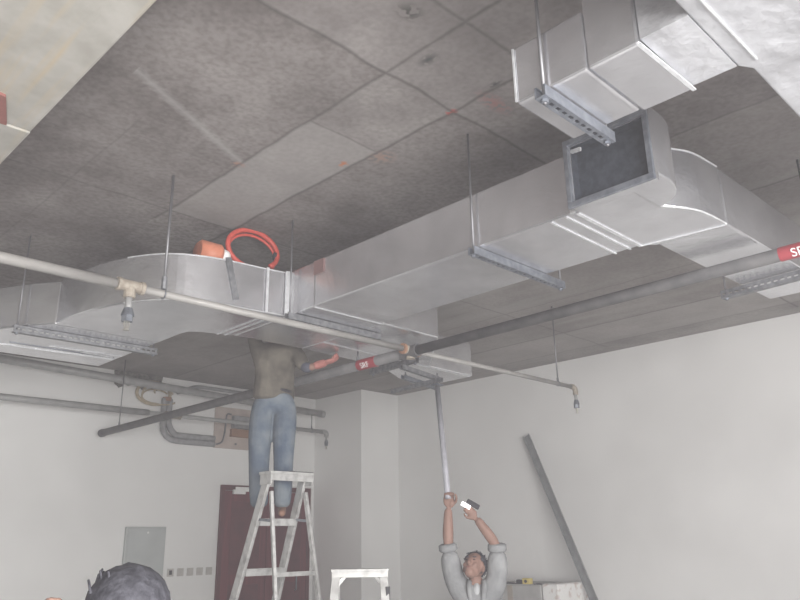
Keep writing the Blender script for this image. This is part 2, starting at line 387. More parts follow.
# tapes, seams
def tape_line(pts, w_, z=Z0, mat='tape', name='seam_tape'):
    w_ *= .7
    b = BM()
    for a, c in zip(pts, pts[1:]): bar(b, (*a, z-.003), (*c, z-.003), w_, .005)
    return dpart(name, b, mat)
def wall_tape(pts, z0, z1, w_=.02, off=(-.004, 0), mat='tape'):
    b = BM()
    for (x, y) in pts: box(b, x-.003+off[0], x+.003+off[0], y-w_/2, y+w_/2, z0, z1)
    return dpart('seam_tape', b, mat)
tape_line([(3.335, 2.02), (4.05, 2.02)], .018); tape_line([(3.335, 2.12), (4.05, 2.12)], .018)
tape_line([(3.34, 1.95), (4.05, 1.95)], .03)
tape_line([(4.11, 1.46), (4.05, 1.94)], .012)
tape_line([(3.335, 4.25), (4.045, 4.25)], .022)
tape_line([(3.20, 4.67), (3.20, 5.40)], .022); tape_line([(3.26, 4.67), (3.26, 5.38)], .022)
tape_line([(4.05, 5.02), (4.9, 5.06), (5.5, 5.10), (6.18, 5.12)], .02)
tape_line([(2.0, 6.80), (2.93, 6.78)], .012, mat='galv'); tape_line([(.6, 6.93), (2.2, 6.90), (2.95, 6.84)], .01)
tape_line([(.6, 6.76), (1.9, 6.80)], .012, mat='darksteel')
tape_line([(2.6, 6.74), (2.9, 6.76)], .03); tape_line([(2.3, 6.70), (2.95, 6.66)], .012)
for x, y, x2, y2 in ((3.30, 4.585, 3.34, 4.575), (3.14, 4.615, 3.16, 4.613)):
    b = BM(); bar(b, (x, y, (Z0+Z1)/2), (x2, y2, (Z0+Z1)/2), .012, Z1-Z0); dpart('seam_tape', b, 'tape')
b_ = BM(); bar(b_, (2.82, 4.665, 3.685), (2.90, 4.652, 3.36), .05, .008, up=(0, 1, 0)); dpart('metal_strap', b_, 'darksteel')
for z in (Z0+.006, Z1-.006):
    b = BM(); tube(b, [(x, y-.002, z) for x, y in arc[:22]], .005, 6); dpart('edge_tape', b, 'tape')
b = BM(); tube(b, [(x, y-.001, Z0+.004) for x, y in outer], .005, 6); dpart('edge_tape', b, 'tape')
b = BM(); tube(b, [(x, y-.001, Z1-.004) for x, y in outer], .005, 6); dpart('edge_tape', b, 'tape')
wall_tape([(3.33, 1.97)], Z0, Z1, .03)
b_ = BM(); box(b_, 3.318, 3.328, 4.13, 4.25, 3.55, 3.66); dpart('red_tag', b_, plain('faded_red_tape', (.20, .12, .115)))

# the second duct, top right, with its plenum
pl = thing('plenum_duct', 'wide crinkled foil duct overhead at the top right with a stepped end towards the beam', 'air duct', None, (2.4, .3, Z0))
DP = pl
dense_prism([(2.23, 1.20), (2.65, 1.20), (2.65, 1.53), (2.23, 1.53)], Z0, 3.57, name='end_section', mat='foil')
dense_prism([(2.23, .985), (2.66, .985), (2.66, 1.197), (2.23, 1.197)], Z0-.003, 3.70, name='duct_section', mat='foil')
dense_prism([(2.232, .802), (2.655, .802), (2.655, .98), (2.232, .98)], Z0+.014, 3.80, name='duct_neck', mat='foil2', bevel=0)
dense_prism([(.9, -1.2), (5.6, -1.2), (5.6, .765), (2.72, .765), (2.66, .80), (2.23, .80), (.9, .80)], Z0+.014, 3.86, name='plenum_body', mat='foil2', bevel=.008)
tape_line([(2.23, .985), (2.66, .975)], .022, Z0-.002); tape_line([(2.1, .735), (2.66, .73)], .008, Z0+.013)
b_ = BM(); bar(b_, (2.228, 1.53, Z0+.01), (2.228, 1.53, 3.565), .008, .008); dpart('edge_tape', b_, 'tape')

# ------------------------------------------------------------ trapeze hangers
def strut_mesh(a, b, wd=.041, ht=.041, up=(0, 0, 1)):
    bm = BM(); m, l = frame_to(a, b, up); t = .004
    box(bm, 0, l, -wd/2, -wd/2+t, -ht/2, ht/2, m); box(bm, 0, l, wd/2-t, wd/2, -ht/2, ht/2, m)
    box(bm, 0, l, -wd/2+t, -wd/2+t+.007, ht/2-t, ht/2, m); box(bm, 0, l, wd/2-t-.007, wd/2-t, ht/2-t, ht/2, m)
    # slotted face
    box(bm, 0, l, -wd/2+t, -.008, -ht/2, -ht/2+t, m); box(bm, 0, l, .008, wd/2-t, -ht/2, -ht/2+t, m)
    x = 0
    while x < l: box(bm, x, min(x+.018, l), -.008, .008, -ht/2, -ht/2+t, m); x += .046
    return bm
def hanger(label, a, b, top, wd=.05, ht=.05, mat='galv', inset=.03, up=(0, 0, 1), tops=None):
    A = Vector(a); Bv = Vector(b); t = thing('trapeze_hanger', label, 'duct hanger', 'slotted trapeze hangers under the ducts', a)
    inv = Matrix.Translation(-A)
    def part(n, bm, mt, par=None, **k):
        o = obj(n, bm, mt, par or t, **k)
        if not par: o.matrix_parent_inverse = inv
        return o
    d = (Bv-A).normalized()
    part('strut', strut_mesh(a, b, wd, ht, up), mat)
    for p, top in zip((A+d*inset, Bv-d*inset), tops or (top, top)):
        r = part('threaded_rod', tube(BM(), [(p.x, p.y, A.z-ht/2-.02), (p.x, p.y, top)], .0075, 8), 'rod', smooth=True)
        nb = tube(BM(), [(p.x, p.y, A.z-ht/2-.014), (p.x, p.y, A.z-ht/2-.001)], .015, 6)
        part('nut', nb, 'galv', r)
    return t
hanger('grey trapeze hanger under the middle of the long duct', (3.28, 2.66, 3.272), (4.26, 2.66, 3.272), H, inset=.022)
hanger('grey trapeze hanger under the stepped end of the overhead duct at the top right', (2.18, 1.385, 3.268), (2.71, 1.385, 3.268), H)
hanger('slotted trapeze hanger under the left offset of the long duct, beside the thick drop sprinkler', (1.84, 6.22, 3.268), (3.06, 6.20, 3.268), H, wd=.06, ht=.05, mat='darksteel', up=(0, 1, 0))
hanger('dark trapeze hanger where the branch meets the long duct, above the man on the ladder', (3.26, 4.50, 3.270), (4.24, 4.50, 3.270), H, mat='darksteel', tops=(H, Z0-.002))
hanger('short dark trapeze hanger under the branch duct beside the column', (5.07, 4.85, 3.268), (5.12, 5.56, 3.268), H, mat='darksteel', tops=(Z0-.002, H))
hanger('perforated trapeze hanger under the duct branch at the right edge', (5.24, 1.28, 3.262), (5.30, 1.98, 3.262), H, wd=.06, ht=.05, mat='darksteel', up=(1, 0, 0))

# ------------------------------------------------------------ sprinkler pipes
def child_of(t):
    inv = Matrix.Translation(-t.location)
    def part(n, bm, mt, par=None, **k):
        o = obj(n, bm, mt, par or t, **k)
        if not par: o.matrix_parent_inverse = inv
        return o
    return part
def sprinkler(part, x, y, ztop, drop, r=.016, sleeve=True):
    d = part('drop_pipe', tube(BM(), [(x, y, ztop), (x, y, ztop-drop)], r, 10), 'pipe2', smooth=True)
    z = ztop-drop
    b = BM(); tube(b, [(x, y, z+.01), (x, y, z-.03)], [r*1.7, r*1.7], 6)
    if sleeve: tube(b, [(x, y, z+.06), (x, y, z+.01)], [r*1.25, r*2.0], 10)
    s = part('reducer', b, 'galv')
    b = BM()
    for sg in (-1, 1): tube(b, [(x+sg*.014, y, z-.03), (x+sg*.017, y, z-.055), (x+sg*.004, y, z-.082)], .0045, 6)
    tube(b, [(x, y, z-.03), (x, y, z-.082)], .005, 6)
    tube(b, [(x, y, z-.082), (x, y, z-.086)], .021, 14)
    part('sprinkler_head', b, 'brass')
PY, PZ = 4.44, 3.2
sp = thing('sprinkler_pipe', 'long cream sprinkler pipe crossing under the curved duct, ending before the right wall', 'pipe', None, (1.2, PY, PZ))
part = child_of(sp)
part('pipe_run', tube(BM(), [(.3, PY+.02, PZ), (1.95, PY+.01, PZ)], .034, 16), 'pipe', smooth=True)
part('pipe_run', tube(BM(), [(1.95, PY+.01, PZ), (4.5, PY, PZ)], .026, 16), 'pipe', smooth=True)
part('pipe_run', tube(BM(), [(4.6, PY, PZ), (7.13, PY-.01, PZ)], .022, 14), 'pipe', smooth=True)
for x, r in ((1.975, .044), (4.56, .046)):
    b = BM(); tube(b, [(x-.09, PY, PZ), (x-.065, PY, PZ), (x-.0649, PY, PZ), (x+.065, PY, PZ), (x+.0651, PY, PZ), (x+.09, PY, PZ)], [r, r, r*.86, r*.86, r, r], 16)
    tube(b, [(x, PY, PZ), (x, PY, PZ-.08)], r*.86, 12); part('tee_fitting', b, 'fitting', smooth=False)
for x in (4.47, 4.65):
    part('red_collar', tube(BM(), [(x-.012, PY, PZ), (x+.012, PY, PZ)], .0475, 16), 'brown', smooth=False)
b = BM(); tube(b, smooth_poly([(7.09, PY-.01, PZ), (7.14, PY-.01, PZ), (7.17, PY-.01, PZ-.03), (7.17, PY-.01, PZ-.08)], sub=4), .030, 12); part('elbow_fitting', b, 'fitting', smooth=True)
sprinkler(part, 1.975, PY, PZ-.06, .15, .022)
sprinkler(part, 7.17, PY-.01, PZ-.06, .14, .018)
def pipe_hanger(label, x, y, z, top, r, rr=.008, sleeve=False):
    t = thing('pipe_hanger', label, 'pipe hanger', 'single rod pipe hangers', (x, y, z)); p_ = child_of(t)
    p_('rod', tube(BM(), [(x, y, z+r+.02), (x, y, top)], rr, 8), 'rod', smooth=True)
    b = BM()
    ring = [(x, y+math.cos(a)*(r+.004), z+math.sin(a)*(r+.004)) for a in [k*2*PI/18 for k in range(19)]]
    tube(b, ring, .004, 6, caps=False)
    cl = p_('clamp', b, 'galv')
    b = BM(); tube(b, [(x, y, z+r+.004), (x, y, z+r+(.09 if sleeve else .04))], .02 if sleeve else .013, 8)
    p_('clamp_nut', b, 'darksteel', cl) if False else p_('clamp_nut', b, 'darksteel')
    return t
pipe_hanger('dark rod with a socket holding the cream sprinkler pipe in front of the curved duct', 2.21, PY+.008, PZ, H, .03, .010, True)
pipe_hanger('thin rod holding the end of the cream sprinkler pipe near the right wall', 6.84, PY-.008, PZ, H, .022)

MP0, MP1 = Vector((4.63, 1.1, 3.222)), Vector((4.43, 10.5, 3.115))
def mp(y): return MP0+(MP1-MP0)*((y-1.1)/9.4)
fp = thing('main_pipe', 'thick grey pipe with red labels running diagonally under the ducts', 'pipe', None, tuple(mp(5))); part = child_of(fp)
part('pipe_run', tube(BM(), [mp(-.6), mp(4.36)], .042, 20), 'pipe3', smooth=True)
part('pipe_run', tube(BM(), [mp(4.52), mp(10.38)], .048, 20), 'pipe3', smooth=True)
part('end_cap', tube(BM(), [mp(10.36), mp(10.42), mp(10.45)], [.055, .055, .04], 16), 'pipe3')
part('cross_fitting', tube(BM(), [mp(4.35), mp(4.53)], .056, 16), 'pipe3')
def text_mesh(body, size, name, mat, parent, inv, mtx):
    c = bpy.data.curves.new(name, 'FONT'); c.body = body; c.size = size; c.align_x = 'CENTER'; c.align_y = 'CENTER'; c.extrude = .001
    o = bpy.data.objects.new(name, c); COL.objects.link(o)
    dg = bpy.context.evaluated_depsgraph_get(); me = bpy.data.meshes.new_from_object(o.evaluated_get(dg))
    bpy.data.objects.remove(o); me.materials.clear(); me.materials.append(M[mat]); me.transform(mtx)
    q = link(bpy.data.objects.new(name, me), parent)
    if inv is not None: q.matrix_parent_inverse = inv
    return q
for (yc, ln, txt) in ((1.22, .26, 'SRF'), (4.98, .24, 'SRF')):
    lb = part('red_label', tube(BM(), [mp(yc-ln/2), mp(yc+ln/2)], .0445 if yc < 4 else .0505, 20), 'red', smooth=False)
    # lettering on the side turned to the room, reading along the pipe
    n = Vector((-.84, 0, -.54)).normalized(); xd = Vector((0, -1, 0)); yd = n.cross(xd)
    mt_ = Matrix((xd, yd, n)).transposed().to_4x4(); mt_.translation = mp(yc)+n*(.0455 if yc < 4 else .0515)-Vector((.004, 0, 0))
    q = text_mesh(txt, .075, 'label_lettering', 'white', lb, None, mt_)
pipe_hanger('thin rod holding the far end of the thick grey pipe by the broken wall corner', mp(9.9).x, 9.9, mp(9.9).z, H, .048, .007)
pipe_hanger('short rod holding the thick grey pipe beside its middle red label', mp(5.12).x, 5.12, mp(5.12).z, Z0, .048)

bpz, bpy_ = 3.4, 10.0
bp_ = thing('wall_sprinkler_pipe', 'thin grey sprinkler pipe running level along the far wall to a drop by the column', 'pipe', None, (2.5, bpy_, bpz)); part = child_of(bp_)
part('pipe_run', tube(BM(), [(1.8, bpy_+.05, bpz), (4.9, bpy_, bpz)], .044, 14), 'pipe2', smooth=True)
part('pipe_run', tube(BM(), [(4.9, bpy_, bpz), (8.1, bpy_-.02, bpz)], .032, 14), 'pipe2', smooth=True)
part('coupling', tube(BM(), [(5.15, bpy_, bpz), (5.4, bpy_, bpz)], .05, 14), 'fitting')
part('elbow_fitting', tube(BM(), smooth_poly([(8.04, bpy_-.02, bpz), (8.11, bpy_-.02, bpz), (8.14, bpy_-.02, bpz-.03), (8.14, bpy_-.02, bpz-.08)], sub=4), .038, 12), 'pipe2', smooth=True)
sprinkler(part, 8.14, bpy_-.02, bpz-.06, .14, .018)
dr = thing('drain_pipe', 'sloping grey drain pipe tight under the ceiling along the far wall', 'pipe', None, (3, 10.05, 3.8)); part = child_of(dr)
part('pipe_run', tube(BM(), [(1.6, 10.05, 3.925), (8.08, 10.05, 3.715)], .054, 16), 'pipe2', smooth=True)
part('coupling', tube(BM(), [(4.45, 10.05, 3.835), (4.6, 10.05, 3.829)], .062, 16), 'pipe2')
part('end_cap', tube(BM(), [(8.06, 10.05, 3.716), (8.13, 10.05, 3.714)], .06, 16), 'pipe2')
pipe_hanger('short rod between the drain pipe and the wall sprinkler pipe near the column', 7.82, bpy_-.018, bpz, 3.67, .033)

# ------------------------------------------------------------ things on the far wall
b_ = BM()
lr = thing('lagged_pipes', 'pair of grey lagged pipes bending from the ceiling corner to the pinkish board', 'insulated pipes', None, (5.45, YW, 3.2)); part = child_of(lr)
for k, (dx, dz_) in enumerate(((0, 0), (.085, .085))):
    pts = smooth_poly([(5.40+dx, YW-.075-.0*k, 3.74), (5.40+dx, YW-.075, 3.45), (5.42+dx, YW-.075, 3.25+dz_), (5.52+dx*.8, YW-.075, 3.145+dz_*1.0), (5.70, YW-.075, 3.115+dz_), (6.30, YW-.075, 3.115+dz_)], sub=6)
    part('lagged_pipe', tube(BM(), pts, .045, 12), 'lagging', smooth=True)
part('taped_end', tube(BM(), [(5.44, YW-.075, 3.70), (5.44, YW-.075, 3.76)], .066, 12), 'brown', smooth=False)
wl = thing('wire_loops', 'tangle of beige wires looping out of the lagged pipes under the ceiling corner', 'wires', None, (5.2, YW, 3.8)); part = child_of(wl)
for k, (cx, cz, rx, rz, a0, a1, r) in enumerate(((5.22, 3.80, .27, .17, -.3, 4.9, .026), (5.25, 3.74, .22, .12, .6, 5.6, .012), (5.30, 3.84, .24, .12, .2, 3.2, .018), (5.12, 3.76, .10, .15, .2, 4.4, .012), (5.3, 3.72, .28, .09, 3.3, 5.9, .012), (5.34, 3.80, .16, .06, 0, 3.0, .008))):
    pts = [(cx+rx*math.cos(a), YW-.06-.012*k-.01*math.sin(3*a), cz+rz*math.sin(a)) for a in [a0+(a1-a0)*i/22 for i in range(23)]]
    part('wire_loop', tube(BM(), pts, r, 8), 'wire', smooth=True)
# broken plaster at the wall head
b_ = BM()
top = [(4.62, 4.0)]
x = 4.62; bot = []
while x < 5.30: bot.append((x, 3.89+.07*noise.noise(Vector((x*9, 3.3, 0)))-.03*((int(x*40)) % 2))); x += .035
poly = [(4.60, H-.005)]+bot+[(5.34, 3.97), (5.36, H-.005)]
vs = [b_.verts.new((p[0], YW-.04, p[1])) for p in poly]; vb = [b_.verts.new((p[0], YW-.004, p[1])) for p in poly]
b_.faces.new(vs); b_.faces.new(vb[::-1])
for i in range(len(poly)): b_.faces.new((vs[i], vs[(i+1) % len(poly)], vb[(i+1) % len(poly)], vb[i]))
tag(obj('torn_insulation', b_, 'soot'), 'dark ragged torn insulation hanging in the corner of ceiling and far wall', 'torn insulation')
b_ = BM(); tube(b_, smooth_poly([(5.62, YW-.03, 3.86), (5.78, YW-.04, 3.93), (5.95, YW-.05, 3.99), (6.3, YW-.04, 4.0), (7.5, YW-.04, 3.99)], sub=4), .03, 8)
tag(obj('ceiling_cable', b_, 'lagging', smooth=True), 'dark cable tucked along the top of the far wall behind the drain pipe', 'cable')
# board with a small box on it
bd = thing('wall_board', 'pinkish board fixed high on the far wall, half hidden by the man on the ladder', 'board', None, (6.75, YW, 3.4)); part = child_of(bd)
part('board_panel', box(BM(), 6.32, 7.26, YW-.03, YW-.003, 3.07, 3.73), 'pinkbox', bevel=.004)
part('valve_box', box(BM(), 6.62, 7.0, YW-.12, YW-.031, 3.40, 3.60), 'lagging', bevel=.01)
part('copper_plate', box(BM(), 6.60, 6.98, YW-.10, YW-.031, 3.26, 3.385), 'brown', bevel=.005)
part('cable', tube(BM(), smooth_poly([(6.36, YW-.05, 3.12), (6.46, YW-.05, 3.17), (6.50, YW-.05, 3.35), (6.52, YW-.05, 3.6), (6.6, YW-.05, 3.62)], sub=4), .014, 8), 'darksteel', smooth=True)
for x in (6.72, 7.1): part('bolt', tube(BM(), [(x, YW-.045, 3.15), (x, YW-.03, 3.15)], .018, 8), 'darksteel')
# panel box and switches
ep = thing('electrical_panel', 'grey metal electrical cabinet on the far wall above the foreground head', 'electrical panel', None, (5.3, YW, 1.4)); part = child_of(ep)
part('cabinet_body', box(BM(), 4.99, 5.60, YW-.06, YW-.003, .92, 1.86), 'panel', bevel=.006)
part('cabinet_door', box(BM(), 5.02, 5.57, YW-.072, YW-.0605, .95, 1.83), 'panel', bevel=.005)
part('lock', tube(BM(), [(5.31, YW-.085, 1.78), (5.31, YW-.073, 1.78)], .014, 10), 'white')
for k in range(5):
    x = 5.69+k*.160
    pos = ['with a dark rocker, next to the grey cabinet', 'second from the grey cabinet', 'middle of the row of five', 'second from the maroon door', 'rightmost, nearest the maroon door'][k]
    t = thing('light_switch', 'square grey wall switch, '+pos, 'light switch', 'row of five wall switches', (x+.05, YW, 1.22)); part = child_of(t)
    part('plate', box(BM(), x, x+.105, YW-.014, YW-.003, 1.165, 1.275), 'switch', bevel=.003)
    part('rocker', box(BM(), x+.03, x+.075, YW-.020, YW-.0145, 1.19, 1.25), 'dark' if k == 0 else 'switch', bevel=.002)

# ------------------------------------------------------------ on top of the duct
hs = thing('hose_coil', 'loop of red hose standing on the curved duct under the ceiling', 'hose', None, (3.2, 4.9, Z1)); part = child_of(hs)
pts = [(3.18+.225*math.cos(a), 4.86+.05*math.sin(a*.5), 3.915+.165*math.sin(a)) for a in [-.9+ (2*PI-.75)*i/40 for i in range(41)]]
part('hose_loop', tube(BM(), pts, .021, 10), 'hose', smooth=True)
pts = [(3.19+.215*math.cos(a), 4.89+.05*math.sin(a*.5), 3.885+.165*math.sin(a)) for a in [-.6+ (2*PI-2.4)*i/40 for i in range(41)]]
part('hose_loop', tube(BM(), pts, .013, 8), 'hose', smooth=True)
b = BM(); ball(b, (3.40, 4.87, 3.90), (.035, .03, .05), 2); part('hose_connector', b, 'dark', smooth=True)
b = BM(); ball(b, (3.25, 4.86, 3.702), (.16, .05, .03), 2); part('hose_end', b, 'darksteel', smooth=True)
gb = thing('plastic_bottle', 'orange plastic bottle with a pale cap lying on the curved duct beside the red hose', 'bottle', None, (2.8, 4.85, Z1)); part = child_of(gb)
part('bottle_body', tube(BM(), [(2.70, 4.93, 3.79), (2.715, 4.93, 3.79), (2.87, 4.89, 3.775), (2.89, 4.885, 3.773)], [.07, .092, .092, .07], 16), 'orange', smooth=True)
part('cap', tube(BM(), [(2.885, 4.886, 3.77), (2.93, 4.875, 3.765), (2.95, 4.87, 3.762)], [.07, .06, .04], 12), 'white', smooth=True)

# ------------------------------------------------------------ ladders
lad = thing('step_ladder', 'tall worn white step ladder under the man, top plate at his shins', 'ladder', None, (4.03, 5.6, 0)); part = child_of(lad)
zt = 2.15
def lerp(a, b, t): return tuple(a[i]+(b[i]-a[i])*t for i in range(3))
L0, L1 = (3.82, 5.47, zt), (3.73, 6.27, .02); R0, R1 = (4.20, 5.47, zt), (4.25, 6.27, .02)
part('front_rail', bar(BM(), L0, L1, .032, .085, up=(0, 1, .3)), 'ladder', bevel=.004)
part('front_rail', bar(BM(), R0, R1, .032, .085, up=(0, 1, .3)), 'ladder', bevel=.004)
for z in (1.80, 1.39, .98, .57, .2):
    t = (zt-z)/(zt-.02); a = lerp(L0, L1, t); c = lerp(R0, R1, t)
    b = BM(); bar(b, (a[0]+.01, a[1], z), (c[0]-.01, c[1], z), .10, .012); bar(b, (a[0]+.01, a[1]-.047, z-.028), (c[0]-.01, c[1]-.047, z-.028), .006, .05)
    bar(b, (a[0]+.01, a[1]+.047, z-.028), (c[0]-.01, c[1]+.047, z-.028), .006, .05)
    part('step', b, 'ladder')
K0, K1 = (3.79, 5.37, 2.02), (3.66, 4.93, .02); Q0, Q1 = (4.15, 5.37, 2.02), (4.19, 4.93, .02)
part('rear_leg', bar(BM(), K0, K1, .028, .04), 'ladder', bevel=.004); part('rear_leg', bar(BM(), Q0, Q1, .028, .04), 'ladder', bevel=.004)
for z in (1.36, .7, .25):
    t = (2.02-z)/2.0; part('rear_brace', bar(BM(), lerp(K0, K1, t), lerp(Q0, Q1, t), .02, .035), 'ladder')
b = BM(); box(b, 3.76, 4.22, 5.34, 5.52, 2.165, 2.19); box(b, 3.77, 4.21, 5.335, 5.345, 2.11, 2.165); box(b, 3.765, 3.78, 5.345, 5.51, 2.08, 2.165); box(b, 4.20, 4.215, 5.345, 5.51, 2.08, 2.165)
part('top_plate', b, 'ladder', bevel=.003)
b = BM(); box(b, 3.98, 4.225, 5.35, 5.51, 2.191, 2.197); part('top_mat', b, 'ladderdark')
for p in (L1, R1, K1, Q1): part('rubber_foot', box(BM(), p[0]-.03, p[0]+.03, p[1]-.045, p[1]+.045, .001, .04), 'ladderdark', bevel=.004)
for sx in (0, 1):
    a = (3.81+.40*sx, 5.60, 1.8); c = lerp(K0, K1, .12) if sx == 0 else lerp(Q0, Q1, .12)
    part('spreader', bar(BM(), a, c, .006, .022), 'galv')

tr = thing('low_step_ladder', 'low white step ladder right of the tall one, only its top showing', 'ladder', None, (3.66, 4.12, 0)); part = child_of(tr)
ctr = Vector((3.95, 4.42, 0)); ax = Vector((.70, -.71, 0)); ay = Vector((.71, .70, 0))
def T(a, b_v, z): q = ctr+ax*a+ay*b_v; return (q.x, q.y, z)
b = BM(); bar(b, T(-.215, 0, 1.40), T(.215, 0, 1.40), .12, .02); bar(b, T(-.21, -.055, 1.375), T(.21, -.055, 1.375), .008, .05); part('top_plate', b, 'ladder', bevel=.003)
for s in (-1, 1):
    part('front_rail', bar(BM(), T(s*.175, -.03, 1.39), T(s*.27, -.42, .03), .03, .06, up=tuple(ax)), 'ladder', bevel=.003)
    part('rear_leg', bar(BM(), T(s*.165, .03, 1.39), T(s*.25, .42, .03), .025, .035), 'ladder', bevel=.003)
    part('corner_brace', bar(BM(), T(s*.10, -.035, 1.375), T(s*.19, -.065, 1.27), .012, .025), 'ladder')
    part('rubber_foot', bar(BM(), T(s*.27, -.42, .002), T(s*.27, -.42, .05), .06, .05), 'ladderdark')
    part('rubber_foot', bar(BM(), T(s*.25, .42, .002), T(s*.25, .42, .05), .06, .05), 'ladderdark')
for k, z in enumerate((1.08, .76, .44, .14)):
    t = (1.39-z)/1.36; wv = .175+.095*t; part('step', bar(BM(), T(-wv, -.03-.39*t, z), T(wv, -.03-.39*t, z), .09, .018), 'ladder')
b = BM(); t_ = .2; bar(b, T(.165, .06, 1.24), T(.21, -.09, 1.24), .03, .09); part('hinge_lock', b, 'dark')

# ------------------------------------------------------------ bracket on the pole, leaning track, cartons
br = thing('loose_bracket', 'loose frame of grey steel struts lifted on the pole under the branch duct', 'bracket', None, (5.38, 5.0, 3.1)); part = child_of(br)
part('strut', strut_mesh((5.36, 4.80, 3.105), (5.42, 5.56, 3.105)), 'darksteel')
part('strut', strut_mesh((5.12, 5.10, 3.148), (5.80, 5.27, 3.148)), 'galv')
part('strut', strut_mesh((4.80, 4.80, 3.150), (5.52, 4.96, 3.150)), 'darksteel')
for (x, y) in ((5.18, 5.12), (5.74, 5.255), (4.86, 4.815), (5.46, 4.95)): part('bolt', tube(BM(), [(x, y, 3.12), (x, y, 3.21)], .008, 6), 'rod')

tk = thing('steel_track', 'long grey steel track leaning against the right wall', 'steel track', None, (8.6, 5.2, 0)); part = child_of(tk)
pa, pb_ = Vector((9.17, 6.56, 3.06)), Vector((8.70, 5.04, .03))
mm, ll = frame_to(pb_, pa, (-1, 0, .3)); b = BM()
box(b, 0, ll, -.05, .05, -.003, .003, mm); box(b, 0, ll, -.05, -.045, -.003, .035, mm); box(b, 0, ll, .045, .05, -.003, .035, mm)
part('track_web', b, 'track')
part('bottom_clip', box(BM(), -.03, .0, -.055, .055, -.02, .02, mm), 'darksteel')

cr = thing('grey_carton', 'tall grey carton standing against the right wall behind the reaching man', 'carton', None, (8.7, 6.2, 0)); part = child_of(cr)
part('carton_body', box(BM(), 8.32, 9.22, 5.90, 6.95, .001, 1.035), 'carton', bevel=.008)
part('lid_flap', box(BM(), 8.34, 8.75, 5.92, 6.93, 1.036, 1.045), 'carton')
part('packing_tape', box(BM(), 8.312, 8.319, 6.34, 6.42, .01, 1.03), plain('brown_tape', (.35, .31, .27)))
cw = thing('white_carton', 'white printed carton between the grey carton and the leaning track', 'carton', None, (8.7, 5.7, 0)); part = child_of(cw)
part('carton_body', box(BM(), 8.34, 9.06, 5.66, 5.885, .001, 1.05), 'carton2', bevel=.006)
part('lid_flap', box(BM(), 8.36, 9.04, 5.68, 5.87, 1.051, 1.058), 'carton2')
sl = thing('tape_measure', 'small yellow and black tool lying on top of the grey carton', 'tool', None, (8.42, 6.2, 1.045)); part = child_of(sl)
part('tool_body', box(BM(), 8.345, 8.42, 6.08, 6.20, 1.046, 1.12), 'yellow', bevel=.01)
part('grip', box(BM(), 8.35, 8.415, 6.205, 6.30, 1.046, 1.10), 'dark', bevel=.01)
part('dial', tube(BM(), [(8.344, 6.14, 1.083), (8.336, 6.14, 1.083)], .02, 14), 'dark')
for (y0, y1, lab) in ((6.32, 6.50, 'flat dark strip on the grey carton left of the yellow tool'), (5.93, 6.02, 'flat dark strip on the grey carton right of the yellow tool')):
    b = BM(); box(b, 8.35, 8.40, y0, y1, 1.046, 1.056); box(b, 8.37, 8.39, y0+.02, y1-.02, 1.056, 1.062)
    tag(obj('metal_strip', b, 'dark', bevel=.002), lab, 'metal strip')

# ------------------------------------------------------------ people
def skin_mesh(verts, edges, sub=2, root=0):
    """verts: list of (pos, radius or (rx, ry)); returns an evaluated bmesh-ready Mesh"""
    me = bpy.data.meshes.new('tmp'); me.from_pydata([tuple(v[0]) for v in verts], edges, [])
    o = bpy.data.objects.new('tmp', me); COL.objects.link(o)
    sk = o.modifiers.new('s', 'SKIN'); sk.use_smooth_shade = True
    if not me.skin_vertices:
        me.attributes.new  # the layer is made with the modifier below
    if len(me.skin_vertices) == 0:
        bpy.context.view_layer.objects.active = o
        bpy.ops.object.select_all(action='DESELECT') if bpy.context.mode == 'OBJECT' else None
        bpy.ops.mesh.customdata_skin_add()
    for i, v in enumerate(verts):
        r = v[1]; r = r if isinstance(r, tuple) else (r, r)
        me.skin_vertices[0].data[i].radius = r
        me.skin_vertices[0].data[i].use_root = (i == root)
    s = o.modifiers.new('u', 'SUBSURF'); s.levels = sub; s.render_levels = sub
    dg = bpy.context.evaluated_depsgraph_get(); dg.update()
    out = bpy.data.meshes.new_from_object(o.evaluated_get(dg))
    bpy.data.objects.remove(o); return out
def chain(pts):
    return [(Vector(p), r) for p, r in pts], [(i, i+1) for i in range(len(pts)-1)]
def merged(meshes, name, mat, parent, voxel=.009, smooth_it=4, inv=None):
    bm = bmesh.new()
    for me in meshes:
        if isinstance(me, bmesh.types.BMesh):
            t = bpy.data.meshes.new('t'); me.to_mesh(t); bm.from_mesh(t)
        else: bm.from_mesh(me)
    me = bpy.data.meshes.new(name); bm.to_mesh(me); bm.free()
    o = bpy.data.objects.new(name, me); COL.objects.link(o)
    r = o.modifiers.new('r', 'REMESH'); r.mode = 'VOXEL'; r.voxel_size = voxel; r.use_smooth_shade = True
    s = o.modifiers.new('s', 'SMOOTH'); s.iterations = smooth_it; s.factor = .5
    dg = bpy.context.evaluated_depsgraph_get(); dg.update()
    m2 = bpy.data.meshes.new_from_object(o.evaluated_get(dg)); bpy.data.objects.remove(o)
    m2.name = name; m2.materials.clear(); m2.materials.append(M[mat])
    for p in m2.polygons: p.use_smooth = True; p.material_index = 0
    q = link(bpy.data.objects.new(name, m2), parent)
    if inv is not None: q.matrix_parent_inverse = inv
    return q
